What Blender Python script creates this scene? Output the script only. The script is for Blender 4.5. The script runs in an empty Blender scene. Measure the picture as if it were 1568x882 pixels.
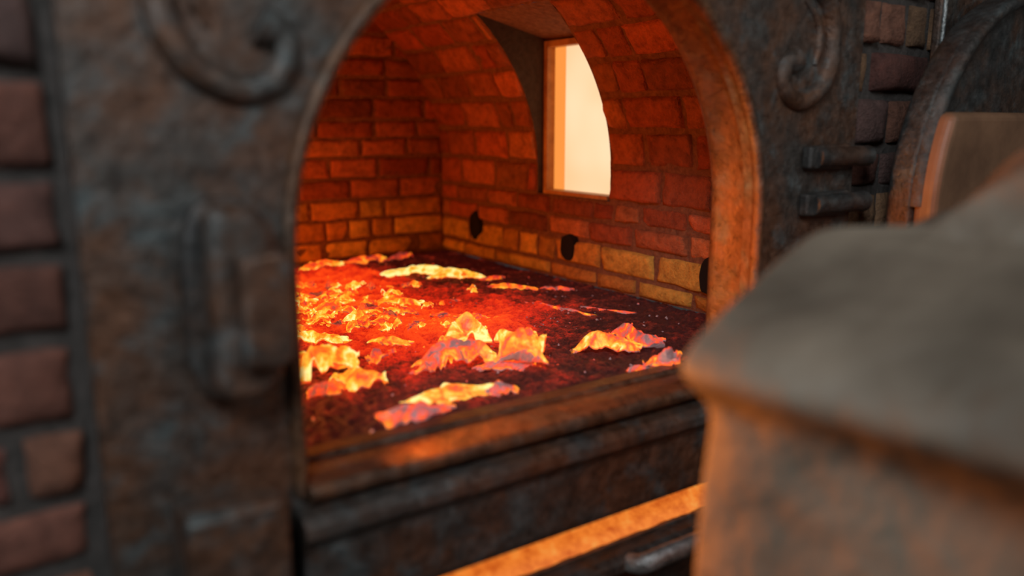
import bpy, math, random, bisect, bmesh
from mathutils import Vector, noise
random.seed(7)
S=bpy.context.scene
try:
    S.view_settings.view_transform='Standard'
    S.view_settings.look='None'
except Exception as e: print(e)

# ------------------------------------------------------------ helpers
def link(o,parent=None):
    S.collection.objects.link(o)
    if parent: o.parent=parent
    return o
def empty(name,loc=(0,0,0)):
    e=bpy.data.objects.new(name,None); e.empty_display_size=.1
    return link(e)
def mesh_obj(name,verts,faces,mat=None,parent=None,smooth=False):
    me=bpy.data.meshes.new(name); me.from_pydata([tuple(v) for v in verts],[],faces); me.update()
    o=bpy.data.objects.new(name,me); link(o,parent)
    if mat: me.materials.append(mat)
    if smooth:
        me.polygons.foreach_set('use_smooth',[True]*len(me.polygons))
    return o
def bevel(o,w,seg=3):
    m=o.modifiers.new('bevel','BEVEL'); m.width=w; m.segments=seg; m.limit_method='ANGLE'; m.angle_limit=math.radians(35)
    return o
def fbm(p,o=4): return noise.fractal(Vector(p),1.0,2.0,o)

class NT:
    def __init__(s,name):
        s.m=bpy.data.materials.new(name); s.m.use_nodes=True
        s.t=s.m.node_tree; s.t.nodes.clear()
        s.out=s.n('ShaderNodeOutputMaterial')
    def n(s,t,**k):
        x=s.t.nodes.new(t)
        for a,b in k.items(): setattr(x,a,b)
        return x
    def l(s,a,b): s.t.links.new(a,b)
    def noise(s,scale,detail=5,rough=.6,vec=None,dist=0):
        x=s.n('ShaderNodeTexNoise'); x.inputs['Scale'].default_value=scale; x.inputs['Detail'].default_value=detail
        x.inputs['Roughness'].default_value=rough; x.inputs['Distortion'].default_value=dist
        if vec is None:
            tc=s.n('ShaderNodeTexCoord'); vec=tc.outputs['Object']
        s.l(vec,x.inputs['Vector']); return x
    def ramp(s,fac,stops):
        r=s.n('ShaderNodeValToRGB'); e=r.color_ramp.elements
        while len(e)<len(stops): e.new(.5)
        for i,(p,c) in enumerate(stops):
            e[i].position=p; e[i].color=(c[0],c[1],c[2],1)
        s.l(fac,r.inputs['Fac']); return r
    def mix(s,f,a,b,bt='MIX'):
        m=s.n('ShaderNodeMix',data_type='RGBA',blend_type=bt)
        for sock,v in ((m.inputs[0],f),(m.inputs[6],a),(m.inputs[7],b)):
            if hasattr(v,'links') : s.l(v,sock)
            elif isinstance(v,(int,float)): sock.default_value=v
            else: sock.default_value=(v[0],v[1],v[2],1)
        return m.outputs[2]
    def math(s,op,a,b=0.0):
        m=s.n('ShaderNodeMath',operation=op)
        for i,v in enumerate((a,b)):
            if hasattr(v,'links'): s.l(v,m.inputs[i])
            else: m.inputs[i].default_value=v
        return m.outputs[0]
    def bump(s,h,strength=.5,dist=.01):
        b=s.n('ShaderNodeBump'); b.inputs['Strength'].default_value=strength; b.inputs['Distance'].default_value=dist
        s.l(h,b.inputs['Height']); return b.outputs['Normal']
    def bsdf(s,**k):
        b=s.n('ShaderNodeBsdfPrincipled')
        for a,v in k.items():
            i=b.inputs[a.replace('_',' ')]
            if hasattr(v,'links'): s.l(v,i)
            elif isinstance(v,tuple) : i.default_value=(v[0],v[1],v[2],1)
            else: i.default_value=v
        s.l(b.outputs[0],s.out.inputs['Surface']); return b

def iron_mat(name,rust=(.17,.08,.045),dark=(.095,.082,.072),teal=(.13,.15,.15),lo=.48,metal=.45,rough=.36):
    t=NT(name)
    n1=t.noise(6,8,.65); n2=t.noise(38,6,.7); n3=t.noise(14,5,.6,dist=.6)
    c=t.ramp(n1.outputs[0],[(lo-.06,rust),(lo+.12,dark)]).outputs[0]
    f=t.ramp(n3.outputs[0],[(.51,(0,0,0)),(.69,(1,1,1))]).outputs[0]
    c=t.mix(f,c,teal)
    f2=t.ramp(n2.outputs[0],[(.35,(.5,.5,.5)),(.7,(1.3,1.3,1.3))]).outputs[0]
    c=t.mix(1.0,c,f2,'MULTIPLY')
    r=t.ramp(n2.outputs[0],[(.3,(rough-.12,)*3),(.7,(rough+.2,)*3)]).outputs[0]
    h=t.math('ADD',n1.outputs[0],t.math('MULTIPLY',n2.outputs[0],.5))
    t.bsdf(Base_Color=c,Metallic=metal,Roughness=r,Normal=t.bump(h,.8,.012))
    return t.m
IRON=iron_mat('cast_iron_rusty')
IRON_RIM=iron_mat('cast_iron_rim_rust',rust=(.19,.085,.04),dark=(.10,.06,.04),teal=(.14,.105,.08),metal=.45,rough=.32)
IRON_DARK=iron_mat('cast_iron_dark',rust=(.12,.065,.042),dark=(.07,.068,.065),teal=(.10,.115,.115))
STEEL=iron_mat('bright_steel',rust=(.35,.34,.32),dark=(.4,.45,.46),teal=(.6,.66,.66),metal=.7,rough=.3)  # pale tones brightened so the lower bar reads as a highlight

def brick_mat(name):
    t=NT(name)
    a=t.n('ShaderNodeAttribute',attribute_name='tint')
    n1=t.noise(30,6,.7); n2=t.noise(120,4,.7)
    f=t.ramp(n1.outputs[0],[(.3,(.45,.42,.4)),(.55,(1,1,1)),(.75,(1.35,1.25,1.15))]).outputs[0]
    c=t.mix(1.0,a.outputs['Color'],f,'MULTIPLY')
    h=t.math('ADD',n1.outputs[0],t.math('MULTIPLY',n2.outputs[0],.4))
    t.bsdf(Base_Color=c,Roughness=.8,Normal=t.bump(h,.9,.012))
    return t.m
BRICK=brick_mat('firebrick')
def mortar_mat(name,c0,c1):
    t=NT(name); n=t.noise(55,7,.7)
    c=t.ramp(n.outputs[0],[(.3,c0),(.7,c1)]).outputs[0]
    t.bsdf(Base_Color=c,Roughness=.95,Normal=t.bump(n.outputs[0],1,.015)); return t.m
MORTAR=mortar_mat('sooty_mortar',(.14,.05,.028),(.36,.16,.08))
MORTAR_EXT=mortar_mat('exterior_mortar',(.05,.045,.04),(.12,.10,.09))
PLASTER=mortar_mat('smoked_plaster',(.06,.036,.026),(.11,.068,.048))

# ------------------------------------------------------------ brick builder
FU=[0,.02,.08,.3,.55,.78,.92,.98,1]; FV=[0,.05,.16,.4,.65,.84,.95,1]
def brick_patches(name,fn,segs_of_row,rows,palette,parent,hgt=.012,gap=.012,seed=1,mat=BRICK,lens=(.15,.19),header=.25,wob=.0045,lowpal=None,lowrows=()):
    rnd=random.Random(seed); V=[];F=[];C=[]
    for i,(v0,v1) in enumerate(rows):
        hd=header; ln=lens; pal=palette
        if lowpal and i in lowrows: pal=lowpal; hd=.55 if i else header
        for (ua,ub) in segs_of_row(i,v0,v1):
            cuts=[ua]; x=ua+(rnd.uniform(.04,.16) if ua+.2<ub else 9)
            while x<ub-.045:
                cuts.append(x); x+= rnd.uniform(.085,.11) if rnd.random()<hd else rnd.uniform(*ln)
            cuts.append(ub)
            for a,b in zip(cuts[:-1],cuts[1:]):
                if b-a<.02: continue
                a2=a+gap*.5*rnd.uniform(.7,1.6); b2=b-gap*.5*rnd.uniform(.7,1.6)
                c2=v0+gap*.5*rnd.uniform(.7,1.5); d2=v1-gap*.5*rnd.uniform(.7,1.5)
                hh=hgt*rnd.uniform(.5,1.3); t1=rnd.uniform(-.25,.25)*hgt; t2=rnd.uniform(-.3,.3)*hgt
                col=list(rnd.choice(pal)); k=rnd.uniform(.6,1.2); col=[q*k for q in col]
                base=len(V); sd=rnd.uniform(0,99)
                for vi,fv in enumerate(FV):
                    for ui,fu in enumerate(FU):
                        eu=min(fu,1-fu)*(b2-a2); ev=min(fv,1-fv)*(d2-c2); e=min(eu,ev)
                        h=hh*min(1,math.sqrt(max(0,e)/.012)) + t1*(fu-.5)*2+t2*(fv-.5)*2
                        edge = ui in(0,len(FU)-1) or vi in(0,len(FV)-1)
                        uu=a2+fu*(b2-a2); vv=c2+fv*(d2-c2)
                        nz=fbm((uu*22+sd,vv*22,sd*3)); nz2=fbm((uu*22+sd,vv*22,sd*3+40))
                        uu+=nz*wob; vv+=nz2*wob
                        h+=nz*.006
                        if edge: h=-.012
                        V.append(fn(uu,vv,h)); C.append((col[0],col[1],col[2],1))
                nu=len(FU)
                for vi in range(len(FV)-1):
                    for ui in range(nu-1):
                        p=base+vi*nu+ui; F.append((p,p+1,p+nu+1,p+nu))
    o=mesh_obj(name,V,F,mat,parent,True)
    at=o.data.color_attributes.new('tint','FLOAT_COLOR','POINT')
    at.data.foreach_set('color',[x for c in C for x in c])
    return o

# ------------------------------------------------------------ oven chamber
CX=.81; A=.79; B=.65; ZF=.51; ZS=.85; Y0=.12; Y1=1.75
prof=[(CX+A,ZF)]
for i in range(1,9): prof.append((CX+A,ZF+(ZS-ZF)*i/8))
for i in range(1,97):
    th=math.pi*i/96; prof.append((CX+A*math.cos(th),ZS+B*math.sin(th)))
for i in range(1,9): prof.append((CX-A,ZS-(ZS-ZF)*i/8))
cum=[0]
for p,q in zip(prof[:-1],prof[1:]): cum.append(cum[-1]+math.hypot(q[0]-p[0],q[1]-p[1]))
LEN=cum[-1]
def prof_at(v):
    v=max(0,min(LEN-1e-6,v)); i=max(0,bisect.bisect_right(cum,v)-1); i=min(i,len(prof)-2)
    t=(v-cum[i])/(cum[i+1]-cum[i]); p,q=prof[i],prof[i+1]
    dx,dz=q[0]-p[0],q[1]-p[1]; L=math.hypot(dx,dz)
    return (p[0]+dx*t,p[1]+dz*t),(-dz/L,dx/L)
def vault(u,v,h):
    (x,z),(nx,nz)=prof_at(v); return (x+nx*h,u,z+nz*h)
NY0,NY1=.79,1.14; NZ0,NZT=.77,1.298
NV0=NZ0-ZF
NV1=next(c for p,c in zip(prof,cum) if p[1]>NZT)
oven=empty('brick_furnace')
us=sorted(set([Y0+ (Y1-Y0)*i/60 for i in range(61)]+[NY0,NY1]))
vs=sorted(set([LEN*i/150 for i in range(151)]+[NV0,NV1]))
V=[];F=[]
for v in vs:
    for u in us: V.append(vault(u,v,.0+.003*fbm((u*30,v*30,0))))
nu=len(us)
for j in range(len(vs)-1):
    for i in range(nu-1):
        if us[i]>=NY0-1e-5 and us[i+1]<=NY1+1e-5 and vs[j]>=NV0-1e-5 and vs[j+1]<=NV1+1e-5: continue
        p=j*nu+i; F.append((p,p+nu,p+nu+1,p+1))
mesh_obj('vault_mortar',V,F,MORTAR,oven,True)
PAL=[(.50,.12,.045),(.43,.09,.035),(.56,.16,.06),(.31,.075,.03),(.48,.14,.06),(.55,.19,.07),(.37,.10,.045)]
PALLOW=[(.80,.40,.06),(.76,.33,.05),(.84,.46,.08),(.70,.28,.05)]  # low courses: own orange pushed brighter, fire glow put into the colour
def mkrows(L,h,start=0):
    r=[];v=start;k=random.Random(3)
    while v<L-.02:
        d=h*k.uniform(.9,1.12); r.append((v,min(v+d,L))); v+=d
    return r
rows=[(0,.05),(.05,.135),(.135,.20),(.20,NV0)]
n_=round((NV1-NV0)/.095); rows+=[(NV0+(NV1-NV0)*i/n_,NV0+(NV1-NV0)*(i+1)/n_) for i in range(n_)]
rows+=mkrows(LEN,.095,NV1)
def segs(i,v0,v1):
    m=(v0+v1)/2
    if NV0-1e-4<m<NV1: return [(Y0,NY0),(NY1,Y1)]
    return [(Y0,Y1)]
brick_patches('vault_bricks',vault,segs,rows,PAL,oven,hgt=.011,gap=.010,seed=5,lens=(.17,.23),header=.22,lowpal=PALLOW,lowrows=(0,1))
def backw(u,v,h): return (u,Y1-h,v)
V=[];F=[];n=60
for j in range(n+1):
    for i in range(n+1):
        u=CX-A-.05+(2*A+.1)*i/n; v=ZF-.03+(1.06)*j/n
        V.append(backw(u,v,.003*fbm((u*30,v*30,9))))
for j in range(n):
    for i in range(n):
        p=j*(n+1)+i;F.append((p,p+1,p+n+2,p+n+1))
mesh_obj('back_wall_mortar',V,F,MORTAR,oven,True)
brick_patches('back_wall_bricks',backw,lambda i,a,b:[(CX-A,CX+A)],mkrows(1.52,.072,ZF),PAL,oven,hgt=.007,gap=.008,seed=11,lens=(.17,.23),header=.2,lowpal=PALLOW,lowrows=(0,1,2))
WX=1.655
def niche_side(y,name):
    pts=[(CX+A+.0,NZ0)]
    for p,c in zip(prof,cum):
        if NV0<c<=NV1: pts.append(p)
    V=[];F=[]
    for (x,z) in pts:
        zz=NZ0+(z-NZ0)*((1.245-NZ0)/(NZT-NZ0))
        V.append((x,y,z)); V.append((WX,y,zz))
    for i in range(len(pts)-1): F.append((2*i,2*i+1,2*i+3,2*i+2))
    return mesh_obj(name,V,F,PLASTER,oven),pts[-1]
_,tp=niche_side(NY1,'niche_side_far'); niche_side(NY0,'niche_side_near')
mesh_obj('niche_ceiling',[(tp[0],NY0,tp[1]),(tp[0],NY1,tp[1]),(WX,NY1,1.245),(WX,NY0,1.245)],[(0,1,2,3)],MORTAR,oven)
mesh_obj('niche_sill',[(CX+A-.005,NY0,NZ0),(CX+A-.005,NY1,NZ0),(WX,NY1,NZ0+.004),(WX,NY0,NZ0+.004)],[(0,1,2,3)],MORTAR,oven)
def box(name,x0,x1,y0,y1,z0,z1,mat,parent,bv=.003):
    V=[(x,y,z) for x in(x0,x1) for y in(y0,y1) for z in(z0,z1)]
    F=[(0,1,3,2),(4,6,7,5),(0,4,5,1),(2,3,7,6),(0,2,6,4),(1,5,7,3)]
    o=mesh_obj(name,V,F,mat,parent)
    if bv: bevel(o,bv,2)
    return o
box('chamber_bottom',CX-A-.05,CX+A+.05,.125,Y1+.04,.44,.485,MORTAR,oven,0)
t=NT('weathered_window_frame'); nn=t.noise(25,5)
t.bsdf(Base_Color=t.ramp(nn.outputs[0],[(.3,(.35,.16,.07)),(.7,(.62,.33,.15))]).outputs[0],Roughness=.5); FRAME=t.m
t=NT('bright_window_pane'); e=t.n('ShaderNodeEmission')
nn=t.noise(2.5,2); c=t.ramp(nn.outputs[0],[(.3,(1,.54,.26)),(.7,(1,.75,.48))]).outputs[0]
t.l(c,e.inputs['Color']); e.inputs['Strength'].default_value=1.12; t.l(e.outputs[0],t.out.inputs['Surface']); PANE=t.m
t=NT('lit_frame_glow'); e=t.n('ShaderNodeEmission'); e.inputs['Color'].default_value=(1,.32,.06,1); e.inputs['Strength'].default_value=1.0  # emissive strip stands in for orange light on the inner frame edge
t.l(e.outputs[0],t.out.inputs['Surface']); LIT_STRIP=t.m
win=empty('window_1')
fw=.020
box('frame_far',WX-.035,WX,NY1-fw,NY1,NZ0,1.245,FRAME,win)
box('frame_near',WX-.035,WX,NY0,NY0+fw,NZ0,1.245,FRAME,win)
box('frame_top',WX-.035,WX,NY0+fw,NY1-fw,1.245-fw,1.245,FRAME,win)
box('frame_bottom',WX-.05,WX,NY0+fw,NY1-fw,NZ0,NZ0+.014,FRAME,win)
ye=NY1-fw-.055
mesh_obj('glass_pane',[(WX-.004,NY0+fw,NZ0+.014),(WX-.004,ye,NZ0+.014),(WX-.004,ye,1.245-fw),(WX-.004,NY0+fw,1.245-fw)],[(0,1,2,3)],PANE,win)
mesh_obj('lit_frame_strip',[(WX-.004,ye,NZ0+.014),(WX-.004,NY1-fw,NZ0+.014),(WX-.004,NY1-fw,1.245-fw),(WX-.004,ye,1.245-fw)],[(0,1,2,3)],LIT_STRIP,win)
t=NT('vent_hole_dark'); t.bsdf(Base_Color=(.006,.003,.002),Roughness=1.0); VENT_DARK=t.m  # near-black cap, the hole's inner shade put into its colour
def vent(y,z,r,k):
    V=[];F=[];n=24
    for ri,(rr,x) in enumerate([(1.15,CX+A+.004),(1.05,CX+A-.017),(.95,CX+A-.0185),(.85,CX+A-.018),(.8,CX+A-.0175)]):
        for i in range(n):
            a=2*math.pi*i/n; q=r*rr*(1+.22*noise.noise(Vector((math.cos(a)*1.5,math.sin(a)*1.5,k))))
            V.append((x,y+q*math.cos(a),z+q*math.sin(a)*1.35))
        if ri:
            for i in range(n):
                a0=(ri-1)*n;b0=ri*n; F.append((a0+i,a0+(i+1)%n,b0+(i+1)%n,b0+i))
    V.append((CX+A-.0175,y,z)); c=len(V)-1
    for i in range(n): F.append((4*n+i,4*n+(i+1)%n,c))
    mesh_obj('vent_hole',V,F,VENT_DARK,oven,True)
for k,(y,z) in enumerate([(.395,.61),(.965,.618),(1.50,.63)]): vent(y,z,.031,k*7.3)

# ------------------------------------------------------------ hearth / molten bed
def gauss(x,y,cx,cy,s): return math.exp(-((x-cx)**2+(y-cy)**2)/(2*s*s))
def heat(x,y):
    h=.78*gauss(x,y,.93,1.42,.24)+.34*gauss(x,y,.72,1.0,.20)+.70*gauss(x,y,1.07,.78,.20)+.25*gauss(x,y,.45,.65,.2)+.34*gauss(x,y,.88,.52,.14)
    h+=.4*gauss(x,y,.2,1.2,.4)+.14*gauss(x,y,.85,.35,.35)
    return h
V=[];F=[];H=[];nx=400;ny=410
for j in range(ny+1):
    for i in range(nx+1):
        x=CX-A-.012+(2*A+.024)*i/nx; y=Y0+.012+(Y1-Y0-.005)*j/ny
        n1=fbm((x*5,y*5,1),4); n2=fbm((x*18,y*18,5),4); n3=fbm((x*60,y*60,8),4)
        ht=heat(x,y)
        rub=max(0,min(1,ht*1.1))
        rub*=1-.8*gauss(x,y,1.09,.76,.17)
        z=ZF-.006+.007*n1+.005*max(0,n2)*(.5+rub)+.006*n3+ .016*rub*abs(n2)
        V.append((x,y,z)); H.append(max(0,min(1,ht*.66+.10*n1+.15*n2+.10*n3)))
for j in range(ny):
    for i in range(nx):
        p=j*(nx+1)+i;F.append((p,p+1,p+nx+2,p+nx+1))
t=NT('molten_slag_bed')
a=t.n('ShaderNodeAttribute',attribute_name='ember_glow')
n1=t.noise(70,6,.75); n2=t.noise(260,3,.7)
f=t.math('ADD',a.outputs['Fac'],t.math('MULTIPLY',t.math('SUBTRACT',n1.outputs[0],.5),.55))
f=t.math('ADD',f,t.math('MULTIPLY',t.math('SUBTRACT',n2.outputs[0],.5),.45))
em=t.ramp(f,[(.07,(.014,.001,.001)),(.22,(.11,.007,.003)),(.40,(.62,.016,.004)),(.66,(1,.07,.006)),(.84,(1,.28,.02)),(.98,(1,.62,.10))]).outputs[0]
bc=t.ramp(n1.outputs[0],[(.35,(.03,.012,.010)),(.7,(.15,.055,.045))]).outputs[0]
hh=t.math('ADD',n1.outputs[0],t.math('MULTIPLY',n2.outputs[0],.5))
t.bsdf(Base_Color=bc,Roughness=.55,Normal=t.bump(hh,1,.016),Emission_Color=em,Emission_Strength=1.15)
LAVA=t.m
hearth=empty('molten_slag_hearth')
bed=mesh_obj('slag_bed',V,F,LAVA,hearth,True)
at=bed.data.attributes.new('ember_glow','FLOAT','POINT'); at.data.foreach_set('value',H)

t=NT('glowing_slag_crust')
a=t.n('ShaderNodeAttribute',attribute_name='ember_glow')
n1=t.noise(28,6,.6,dist=.9); n2=t.noise(140,4,.7)
f=t.math('ADD',a.outputs['Fac'],t.math('MULTIPLY',t.math('SUBTRACT',n1.outputs[0],.5),1.7))
f=t.math('ADD',f,t.math('MULTIPLY',t.math('SUBTRACT',n2.outputs[0],.5),.4))
em=t.ramp(f,[(.14,(.02,.004,.005)),(.27,(.12,.022,.020)),(.37,(.50,.018,.010)),(.5,(.92,.06,.008)),(.66,(1,.24,.01)),(.84,(1,.52,.04)),(1,(1,.86,.30))]).outputs[0]
bc=t.ramp(f,[(.3,(.50,.36,.36)),(.5,(.35,.10,.06))]).outputs[0]
t.bsdf(Base_Color=bc,Roughness=.35,Normal=t.bump(n1.outputs[0],.8,.012),Emission_Color=em,Emission_Strength=1.12)
SHARD=t.m
SV=[];SF=[];SH=[]
def shard(x,y,L,W,Hh,rot,h0,seed,curl=1.0):
    """thin crumpled leaf of crust with a lobed, pointed outline"""
    base=len(SV); nu,nv=44,20; c,s=math.cos(rot),math.sin(rot)
    ph=seed*1.37
    def half(a,sd):
        w=(1-abs(a)**2.0)*(.85+.45*noise.noise(Vector((a*1.8,ph,sd*5.0))))
        sp=max(0,math.sin(a*(5+1.5*math.sin(ph))+ph+sd*2))**3
        return max(.0,w*(.7+.7*sp))+.004
    for k in (1,-1):
      for j in range(nv+1):
        for i in range(nu+1):
            a=i/nu*2-1; b=j/nv*2-1
            sd=1 if b>0 else -1
            px=a*L/2+.16*L*noise.noise(Vector((b*1.2,ph,3)))
            py=b*half(a,sd)*W/2+ .2*W*math.sin(a*2+ph)
            dome=(1-abs(a)**2.6)*(1-.75*abs(b)**2.4)
            z=Hh*(.12+.78*dome)*(1+.5*noise.noise(Vector((a*1.5,b*1.3,ph))))
            z+=Hh*.5*max(0,a-.5)*2*(.5+.5*b)
            z+=Hh*.7*max(0,abs(b)-.7)*3.3*max(0,noise.noise(Vector((a*2.5,sd*3,ph+5))))
            z+=Hh*.25*abs(noise.noise(Vector((a*2.6,b*1.8,ph+9))))
            z-=Hh*.14*abs(noise.noise(Vector((a*5,b*3.2,ph+2))))
            th=.003 if k<0 else 0
            edge=max(abs(a)**3,abs(b)**3)
            SV.append((x+c*px-s*py,y+s*px+c*py,ZF-.009+max(z,-.004)-th))
            SH.append(h0+.34*(edge-.35)+ .22*(z/Hh-.5)-(.35 if k<0 else 0))
    n=(nu+1)*(nv+1)
    for j in range(nv):
        for i in range(nu):
            p=base+j*(nu+1)+i
            SF.append((p,p+1,p+nu+2,p+nu+1)); q=p+n; SF.append((q,q+nu+1,q+nu+2,q+1))
def lump(x,y,r,h,h0,seed):
    base=len(SV); nu,nv=12,6
    for j in range(nv+1):
        ph=j/nv*math.pi/2
        for i in range(nu):
            a=2*math.pi*i/nu
            d=Vector((math.cos(a)*math.cos(ph),math.sin(a)*math.cos(ph),math.sin(ph)))
            k=1+.55*noise.noise(d*1.6+Vector((seed,0,0)))+.25*noise.noise(d*4+Vector((0,seed,0)))
            SV.append((x+d.x*r*k,y+d.y*r*k,ZF-.008+d.z*h*k*1.1)); SH.append(h0+.25*(d.z-.4))
    for j in range(nv):
        for i in range(nu):
            p=base+j*nu+i; q=base+j*nu+(i+1)%nu
            SF.append((p,q,q+nu,p+nu))
R=math.radians
for s in [
 (.84,.40,.16,.16,.056,R(-30),.46,1),(.905,.465,.13,.10,.078,R(40),.74,2),(.80,.41,.10,.08,.034,R(-5),.5,41),
 (.972,.355,.15,.15,.078,R(5),.60,4),(.91,.325,.13,.06,.020,R(-38),.36,42),
 (1.16,.305,.14,.10,.042,R(-30),.62,6),(1.262,.31,.13,.11,.044,R(-55),.34,7),(1.19,.155,.09,.08,.040,R(-10),.38,8),(1.125,.15,.06,.045,.018,R(-30),.36,21),
 (.735,.235,.19,.10,.022,R(-25),.82,9),(.82,.205,.07,.06,.020,R(-40),.35,10),
 (.585,.46,.13,.10,.078,R(20),.76,11),(.62,.40,.11,.08,.038,R(-30),.62,12),(.55,.38,.08,.06,.025,R(20),.45,43),
 (.63,.195,.13,.11,.026,R(-35),.38,13),
 (1.26,1.36,.23,.14,.030,R(-40),.92,14),(1.34,1.24,.17,.10,.026,R(-35),.76,15),
 (.68,.74,.14,.08,.028,R(-30),.80,16),
 (1.22,1.66,.16,.07,.032,R(-5),.45,17),(1.38,1.68,.12,.05,.025,R(8),.38,18),(1.05,1.64,.16,.07,.032,R(-3),.6,24),
 (1.385,.99,.17,.05,.018,R(-55),.52,19),(1.33,.70,.24,.025,.012,R(-75),.38,20),(1.42,.62,.20,.022,.010,R(-60),.32,25),(1.49,.9,.10,.04,.014,R(-40),.34,26),
 (1.42,1.15,.10,.04,.014,R(-20),.4,27),(1.0,.98,.13,.07,.028,R(-30),.66,29),(.80,.63,.10,.05,.022,R(-30),.55,44)]:
    shard(*s)
r=random.Random(31)
for i in range(125):
    x=r.gauss(.84,.13); y=r.gauss(1.02,.20)
    if not(.1<x<1.5 and .2<y<1.68): continue
    if r.random()<.85: shard(x,y,r.uniform(.035,.10),r.uniform(.022,.05),r.uniform(.012,.030),r.uniform(0,3),r.uniform(.36,.76),100+i)
    else: lump(x,y,r.uniform(.005,.012),r.uniform(.006,.012),r.uniform(.35,.6),100+i)
for i in range(600):
    x=r.uniform(.15,1.56); y=r.uniform(.15,1.70); h=heat(x,y)
    lump(x,y,r.uniform(.0015,.004),r.uniform(.002,.0045),r.uniform(-.1,.22)+.3*h,300+i)
for i in range(18):
    x=r.uniform(.3,1.5); y=r.uniform(.2,1.65)
    shard(x,y,r.uniform(.02,.05),r.uniform(.015,.03),r.uniform(.005,.011),r.uniform(0,3),r.uniform(.2,.42)+.2*heat(x,y),900+i)
sh=mesh_obj('crust_shards',SV,SF,SHARD,hearth,True)
at=sh.data.attributes.new('ember_glow','FLOAT','POINT'); at.data.foreach_set('value',SH)

# ------------------------------------------------------------ arch geometry of the mouth
AR=.45; AZ=.83; SILL=.52
def arch_z(x,R_=AR): 
    d=R_*R_-(x-CX)**2; return AZ+math.sqrt(max(0,d))
def arch_plate(name,x0,x1,z0,z1,yf,yb,R_,mat,parent,slot=None,sill=SILL):
    xs=[x0]; N=48
    xs+= [CX-R_*math.cos(math.pi*i/N) for i in range(N+1)]+[x1]
    V=[];F=[]
    def quad(a,b,c,d): 
        k=len(V); V.extend([a,b,c,d]); F.append((k,k+1,k+2,k+3))
    def slab(xa,xb,za0,zb0,za1,zb1,mask):
        quad((xa,yf,za0),(xb,yf,zb0),(xb,yf,zb1),(xa,yf,za1))
        quad((xb,yb,zb0),(xa,yb,za0),(xa,yb,za1),(xb,yb,zb1))
        if 'b' in mask: quad((xa,yb,za0),(xb,yb,zb0),(xb,yf,zb0),(xa,yf,za0))
        if 't' in mask: quad((xa,yf,za1),(xb,yf,zb1),(xb,yb,zb1),(xa,yb,za1))
        if 'l' in mask: quad((xa,yb,za0),(xa,yf,za0),(xa,yf,za1),(xa,yb,za1))
        if 'r' in mask: quad((xb,yf,zb0),(xb,yb,zb0),(xb,yb,zb1),(xb,yf,zb1))
    lv=[z0]+([slot[0],slot[1]] if slot else [])+[sill,AZ,z1]
    for (xa,xb,m) in ((xs[0],xs[1],'l'),(xs[-2],xs[-1],'r')):
        for za,zb in zip(lv[:-1],lv[1:]):
            mm=m+('b' if za==z0 else '')+('t' if zb==z1 else '')
            op=(za==sill) or (slot and za==slot[0])
            if op: mm+= 'r' if m=='l' else 'l'
            slab(xa,xb,za,za,zb,zb,mm)
    for xa,xb in zip(xs[1:-2],xs[2:-1]):
        slab(xa,xb,arch_z(xa,R_),arch_z(xb,R_),z1,z1,'bt')
        if slot:
            slab(xa,xb,z0,z0,slot[0],slot[0],'bt'); slab(xa,xb,slot[1],slot[1],sill,sill,'bt')
        else: slab(xa,xb,z0,z0,sill,sill,'bt')
    o=mesh_obj(name,V,F,mat,parent)
    bm=bmesh.new(); bm.from_mesh(o.data); bmesh.ops.remove_doubles(bm,verts=bm.verts,dist=1e-5); bm.to_mesh(o.data); bm.free()
    return o
frame=empty('cast_iron_oven_front')
SLOT=(.258,.330)
pl=arch_plate('face_plate',.124,1.56,.02,1.62,0,.03,AR,IRON,frame,slot=SLOT); bevel(pl,.006,3)
wallf=empty('wall_front')
arch_plate('wall_core',-1.6,3.4,0,2.6,.03,.12,AR+.03,MORTAR_EXT,wallf,slot=SLOT,sill=SILL-.03)
PALX=[(.20,.075,.05),(.15,.065,.05),(.24,.10,.06),(.13,.07,.06),(.22,.12,.06),(.17,.06,.045)]
def facade(u,v,h): return (u,.03-h,v)
brick_patches('wall_bricks',facade,lambda i,a,b:[(-1.6,.115),(1.57,3.4)],mkrows(2.6,.096,0),PALX,wallf,hgt=.016,gap=.014,seed=21,lens=(.19,.24),wob=.003)
def sweep(name,profile,mat,parent,bottom=SILL-.01):
    path=[]
    for i in range(9): path.append((CX-AR,bottom+(AZ-bottom)*i/9,-1,0))
    for i in range(65):
        a=math.pi-math.pi*i/64; path.append((CX+AR*math.cos(a),AZ+AR*math.sin(a),math.cos(a),math.sin(a)))
    for i in range(8,-1,-1): path.append((CX+AR,bottom+(AZ-bottom)*i/9,1,0))
    V=[];F=[]; m=len(profile)
    for (x,z,nx,nz) in path:
        for (o,y) in profile: V.append((x+nx*o,y,z+nz*o))
    for j in range(len(path)-1):
        for i in range(m-1):
            p=j*m+i;F.append((p,p+1,p+m+1,p+m))
    return mesh_obj(name,V,F,mat,parent,True)
sweep('arch_rim',[(.014,.002),(.013,-.008),(.007,-.014),(-.001,-.012),(-.006,-.004),(-.006,.004),(.004,.014),(.010,.022),(.012,.05),(.012,.085),(.006,.098),(.006,.112),(.014,.122),(.03,.128),(.05,.13)],IRON_RIM,frame)
def extrude_x(name,poly,x0,x1,mat,parent,bv=.003):
    n=len(poly);V=[(x0,y,z) for y,z in poly]+[(x1,y,z) for y,z in poly]
    F=[(i,(i+1)%n,n+(i+1)%n,n+i) for i in range(n)]+[tuple(range(n))[::-1],tuple(range(n,2*n))]
    o=mesh_obj(name,V,F,mat,parent); bevel(o,bv,3); return o
extrude_x('sill_top',[(.135,.49),(.135,.517),(.09,.522),(.085,.515),(.06,.515),(.055,.524),(.02,.526),(-.014,.524),(-.022,.516),(-.022,.506),(-.012,.498),(.0,.49)],CX-AR+.004,CX+AR+.006,IRON_RIM,frame)
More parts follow.
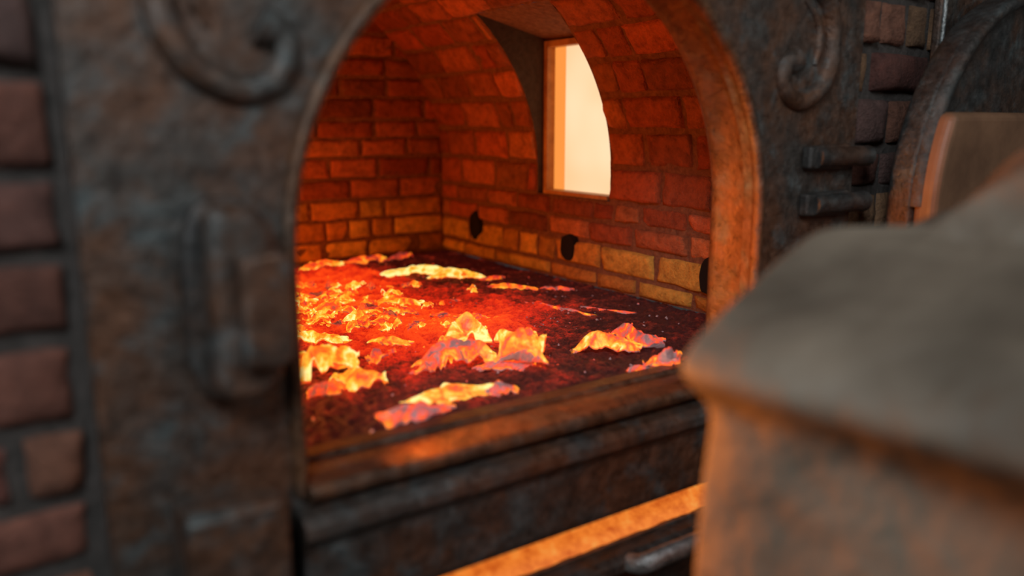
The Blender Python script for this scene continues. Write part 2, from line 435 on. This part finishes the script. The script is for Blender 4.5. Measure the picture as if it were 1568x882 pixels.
extrude_x('sill_body',[(-.002,.492),(-.030,.488),(-.042,.478),(-.044,.462),(-.034,.450),(-.030,.44),(-.030,.345),(-.026,.332),(-.002,.332)],.345,1.50,IRON,frame)
extrude_x('lower_rail',[(-.001,.256),(-.03,.256),(-.045,.25),(-.045,.23),(-.03,.22),(-.001,.22)],.345,1.50,IRON_DARK,frame)
for x0,x1 in ((.19,.312),(1.502,1.55)):
    box('bracket_block',x0,x1,-.085,-.001,.14,.552,IRON,frame,.009)
t=NT('ash_embers'); nn=t.noise(35,5,.7)
em=t.ramp(nn.outputs[0],[(.3,(.6,.09,.008)),(.55,(1,.25,.03)),(.75,(1,.42,.08))]).outputs[0]
t.bsdf(Base_Color=(.1,.03,.02),Roughness=.9,Emission_Color=em,Emission_Strength=.85)
V=[];F=[]
for i in range(81):
    x=CX-AR+.01+(2*AR-.02)*i/80
    for j in range(6):
        V.append((x,.004+.022*j,SLOT[0]+.004+.012*j+.003*fbm((x*30,j,0))))
for i in range(80):
    for j in range(5):
        p=i*6+j;F.append((p,p+6,p+7,p+1))
mesh_obj('ash_pit_embers',V,F,t.m,frame,True)
def tube(name,pts,r,mat,parent,radii=None,res=6):
    cu=bpy.data.curves.new(name,'CURVE'); cu.dimensions='3D'; cu.bevel_depth=r; cu.bevel_resolution=res; cu.resolution_u=10; cu.use_fill_caps=True
    sp=cu.splines.new('BEZIER'); sp.bezier_points.add(len(pts)-1)
    for i,(b,p) in enumerate(zip(sp.bezier_points,pts)):
        b.co=p; b.handle_left_type=b.handle_right_type='AUTO'; b.radius=radii[i] if radii else 1
    o=bpy.data.objects.new(name,cu); cu.materials.append(mat); link(o,parent); return o
tube('highlight_bar',[(.925,-.04,.240),(.93,-.065,.249),(.96,-.08,.260),(1.12,-.08,.260),(1.15,-.065,.249),(1.155,-.04,.240)],.017,STEEL,frame)  # added pale bar stands in for a highlight on the lower iron
sc=[(1.34,1.36),(1.345,1.29),(1.385,1.25),(1.435,1.215),(1.455,1.15),(1.443,1.085),(1.40,1.045),(1.35,1.038),(1.316,1.065),(1.318,1.10),(1.345,1.112)]
rad=[.6,.8,.95,1.1,1.15,1.15,1.1,1.05,1.0,1.05,1.5]
for sgn in (1,-1):
    def mx(x): return x if sgn>0 else 2*.84-x
    tube('scroll_ornament',[(mx(x),.002,z) for x,z in sc],.018,IRON,frame,radii=rad)
    tube('scroll_fillet',[(mx(x),.0,z) for x,z in [(1.365,1.22),(1.405,1.185),(1.415,1.14),(1.405,1.105)]],.009,IRON,frame,radii=[.5,1,1.1,.6])
    tube('scroll_leaf',[(mx(1.40),.003,1.32),(mx(1.44),.003,1.28),(mx(1.475),.003,1.225)],.013,IRON,frame,radii=[.6,1.2,.4])
def prism_y(name,pts,y0,y1,mat,parent,bv):
    n=len(pts);V=[(x,y0,z) for x,z in pts]+[(x,y1,z) for x,z in pts]
    F=[tuple(range(n)),tuple(range(n,2*n))[::-1]]+[(i,n+i,n+(i+1)%n,(i+1)%n) for i in range(n)]
    o=mesh_obj(name,V,F,mat,parent); bevel(o,bv,4); return o
out=[]
for i in range(36):
    a=2*math.pi*i/36; ca,sa=math.cos(a),math.sin(a)
    out.append((.270+.050*math.copysign(abs(ca)**.6,ca),.79+.124*math.copysign(abs(sa)**.7,sa)))
prism_y('latch_base',out,-.030,.0,IRON_DARK,frame,.012)
prism_y('latch_keeper',[(.242,.908),(.30,.905),(.322,.875),(.324,.70),(.305,.672),(.254,.672),(.242,.70)],-.066,-.024,IRON,frame,.018)
prism_y('latch_tongue',[(.268,.850),(.318,.855),(.330,.84),(.330,.73),(.317,.715),(.268,.72)],-.092,-.058,IRON,frame,.010)
for z in (.93,.838):
    tube('hinge_barrel',[(1.41,-.014,z),(1.46,-.018,z),(1.53,-.022,z),(1.57,-.024,z)],.020,IRON_DARK,frame,radii=[1.05,1,1,1.05])
    prism_y('hinge_strap',[(1.385,z-.022),(1.385,z+.022),(1.52,z+.026),(1.52,z-.026)],-.022,.0,IRON_DARK,frame,.006)
panel=empty('cast_iron_wall_panel')
prism_y('panel_plate',[(1.845,.1),(2.7,.1),(2.7,1.6),(1.845,1.6)],-.0,.02,IRON,panel,.006)
tube('panel_bead',[(1.853,-.002,.1),(1.853,-.002,.8),(1.853,-.002,1.6)],.005,STEEL,panel)

# ------------------------------------------------------------ open arched door folded back to the wall
door=empty('arched_furnace_door')
DX=2.065
def arch_poly(R_,zb,zt=None,n=80):
    pts=[(DX-R_,zb)]
    for i in range(n+1):
        a=math.pi-math.pi*i/n; z=AZ+R_*math.sin(a); x=DX+R_*math.cos(a)
        if zt and z>zt: continue
        pts.append((x,z))
    pts.append((DX+R_,zb)); return pts[::-1]
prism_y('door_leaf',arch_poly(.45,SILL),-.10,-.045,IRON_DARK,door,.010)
t=NT('lit_door_lining'); nn=t.noise(9,5); c=t.ramp(nn.outputs[0],[(.3,(.15,.075,.04)),(.7,(.27,.14,.075))]).outputs[0]
t.bsdf(Base_Color=c,Roughness=.5,Normal=t.bump(nn.outputs[0],.3,.01)); LIT_LINING=t.m
prism_y('door_lit_lining',arch_poly(.447,SILL+.01,1.025),-.15,-.10,LIT_LINING,door,.034)  # lighter brown for the lit door part, cut off at the shade line
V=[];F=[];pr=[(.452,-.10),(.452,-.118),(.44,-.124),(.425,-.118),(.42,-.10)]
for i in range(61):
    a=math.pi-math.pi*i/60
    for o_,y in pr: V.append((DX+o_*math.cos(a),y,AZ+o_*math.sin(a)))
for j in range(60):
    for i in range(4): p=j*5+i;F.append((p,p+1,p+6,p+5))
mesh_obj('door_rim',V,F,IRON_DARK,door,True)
prism_y('door_hinge_lug',[(1.55,.58),(1.55,.62),(1.66,.62),(1.66,.58)],-.06,-.03,IRON_DARK,door,.005)

# ------------------------------------------------------------ sack in the foreground
sackp=empty('burlap_sack')
rings=[ # corners A(furnace-left) B(furnace-right) C(near-right) D(near-left)
 [(.665,-.43,0.0),(1.16,-.43,0),(1.16,-.84,0),(.80,-.84,0)],
 [(.64,-.41,.02),(1.19,-.41,.02),(1.19,-.86,.02),(.79,-.86,.02)],
 [(.650,-.405,.25),(1.22,-.4,.25),(1.22,-.88,.25),(.79,-.86,.25)],
 [(.645,-.405,.48),(1.2,-.4,.5),(1.22,-.87,.5),(.78,-.83,.5)],
 [(.628,-.43,.66),(1.2,-.42,.68),(1.2,-.84,.68),(.74,-.80,.64)],
 [(.632,-.44,.715),(1.2,-.43,.72),(1.2,-.83,.73),(.72,-.80,.70)],
 [(.586,-.425,.745),(1.25,-.41,.76),(1.25,-.85,.78),(.645,-.81,.735)],
 [(.596,-.422,.775),(1.24,-.41,.79),(1.24,-.84,.80),(.66,-.80,.775)],
 [(.69,-.425,.808),(1.2,-.42,.85),(1.18,-.80,.87),(.74,-.75,.83)],
 [(.840,-.43,.866),(1.1,-.44,.89),(1.12,-.72,.90),(.86,-.62,.868)],
 [(.862,-.445,.872),(1.05,-.46,.893),(1.05,-.70,.903),(.88,-.60,.874)],
]
fr=[.0,.05,.2,.4,.6,.8,.95]
def lerp(a,b,t): return tuple(p+(q-p)*t for p,q in zip(a,b))
def cloth(name,rings,amp,parent,seed):
    V=[];F=[]; m=4*len(fr)
    for ri,rg in enumerate(rings):
        cen=lerp(rg[0],rg[2],.5)
        for k in range(4):
            for f in fr:
                p=lerp(rg[k],rg[(k+1)%4],f)
                if f==0: p=lerp(p,cen,.015)
                n_=(noise.noise(Vector((p[0]*9+seed,p[1]*9,p[2]*4)))+.6*noise.noise(Vector((p[0]*20,p[1]*20+seed,p[2]*9))))*amp
                d=Vector((p[0]-cen[0],p[1]-cen[1],0)); d.normalize()
                V.append((p[0]+d.x*n_,p[1]+d.y*n_,max(0,p[2]+(n_*.5 if 1<ri else 0))))
    for j in range(len(rings)-1):
        for i in range(m):
            F.append((j*m+i,j*m+(i+1)%m,(j+1)*m+(i+1)%m,(j+1)*m+i))
    F.append(tuple(range(m))[::-1]); F.append(tuple(range((len(rings)-1)*m,len(rings)*m)))
    o=mesh_obj(name,V,F,BURLAP,parent,True)
    s=o.modifiers.new('sub','SUBSURF'); s.levels=3; s.render_levels=3
    return o
t=NT('coarse_burlap')
n1=t.noise(4,4,.5); n2=t.noise(60,4,.7); n3=t.noise(8,3,.5)
c=t.ramp(n1.outputs[0],[(.38,(.11,.085,.06)),(.62,(.23,.18,.13))]).outputs[0]
h=t.math('ADD',t.math('MULTIPLY',n2.outputs[0],.08),n3.outputs[0])
t.bsdf(Base_Color=c,Roughness=.65,Normal=t.bump(h,.6,.04)); BURLAP=t.m
cloth('sack_body',rings,.028,sackp,0)
flap=[[(.88,-.50,.85),(1.10,-.47,.85),(1.14,-.78,.85),(.90,-.68,.85)],
 [(.895,-.51,.875),(1.10,-.47,.90),(1.14,-.78,.91),(.90,-.67,.885)],
 [(.925,-.56,.92),(1.10,-.50,.95),(1.13,-.77,.98),(.93,-.68,.93)],
 [(.965,-.615,.968),(1.09,-.55,.99),(1.12,-.77,1.03),(.965,-.70,.985)],
 [(1.01,-.66,1.01),(1.08,-.6,1.03),(1.11,-.77,1.05),(1.01,-.72,1.03)]]
cloth('sack_flap',flap,.008,sackp,5)

# ------------------------------------------------------------ floor
t=NT('stone_floor'); nn=t.noise(4,8,.7)
t.bsdf(Base_Color=t.ramp(nn.outputs[0],[(.3,(.03,.028,.025)),(.7,(.09,.08,.07))]).outputs[0],Roughness=.8,Normal=t.bump(nn.outputs[0],.5,.02))
mesh_obj('floor',[(-1.6,-3,0),(3.4,-3,0),(3.4,.12,0),(-1.6,.12,0)],[(0,1,2,3)],t.m)

# ------------------------------------------------------------ lights
def light(name,kind,loc,energy,color,size=.1,target=None,**k):
    l=bpy.data.lights.new(name,kind); l.energy=energy; l.color=color
    if kind=='AREA': l.size=size
    else: l.shadow_soft_size=size
    for a,b in k.items(): setattr(l,a,b)
    o=bpy.data.objects.new(name,l); o.location=loc; link(o)
    if target: o.rotation_euler=(Vector(target)-Vector(loc)).to_track_quat('-Z','Y').to_euler()
    return o
light('added_fire_glow','POINT',(.16,.75,.60),9.5,(1,.30,.035),.07)  # unseen point lamps added to strengthen the slag glow on the bricks
light('added_fire_glow_back','POINT',(.30,1.45,.60),8.5,(1,.30,.03),.07)
light('added_fire_glow_front','POINT',(.20,.28,.60),4.5,(1,.32,.045),.06)
light('added_spill_spot','SPOT',(.372,.09,.65),40,(1,.28,.035),.025,target=(1.06,-.36,.66),spot_size=R(80),spot_blend=.3)  # unseen spot added behind the left jamb to imitate furnace spill
light('workshop_daylight','AREA',(-.9,-1.7,2.5),46,(.88,.95,1),.8,target=(.6,0,.9))
light('workshop_fill','AREA',(1.9,-2.2,2.0),8,(1,.95,.9),1.0,target=(1.0,-.1,.9))
W=bpy.data.worlds.new('workshop_ambient'); S.world=W; W.use_nodes=True
W.node_tree.nodes['Background'].inputs[0].default_value=(.58,.6,.6,1); W.node_tree.nodes['Background'].inputs[1].default_value=.055

# ------------------------------------------------------------ camera
cd=bpy.data.cameras.new('camera'); cam=bpy.data.objects.new('camera',cd); link(cam)
cam.location=(0,-1,1); cam.rotation_euler=(R(90-11.5),0,R(-35)); cd.lens=28.9; cd.sensor_width=36
cd.dof.use_dof=True; cd.dof.focus_distance=2.0; cd.dof.aperture_fstop=1.05
cd.clip_start=.02
S.camera=cam
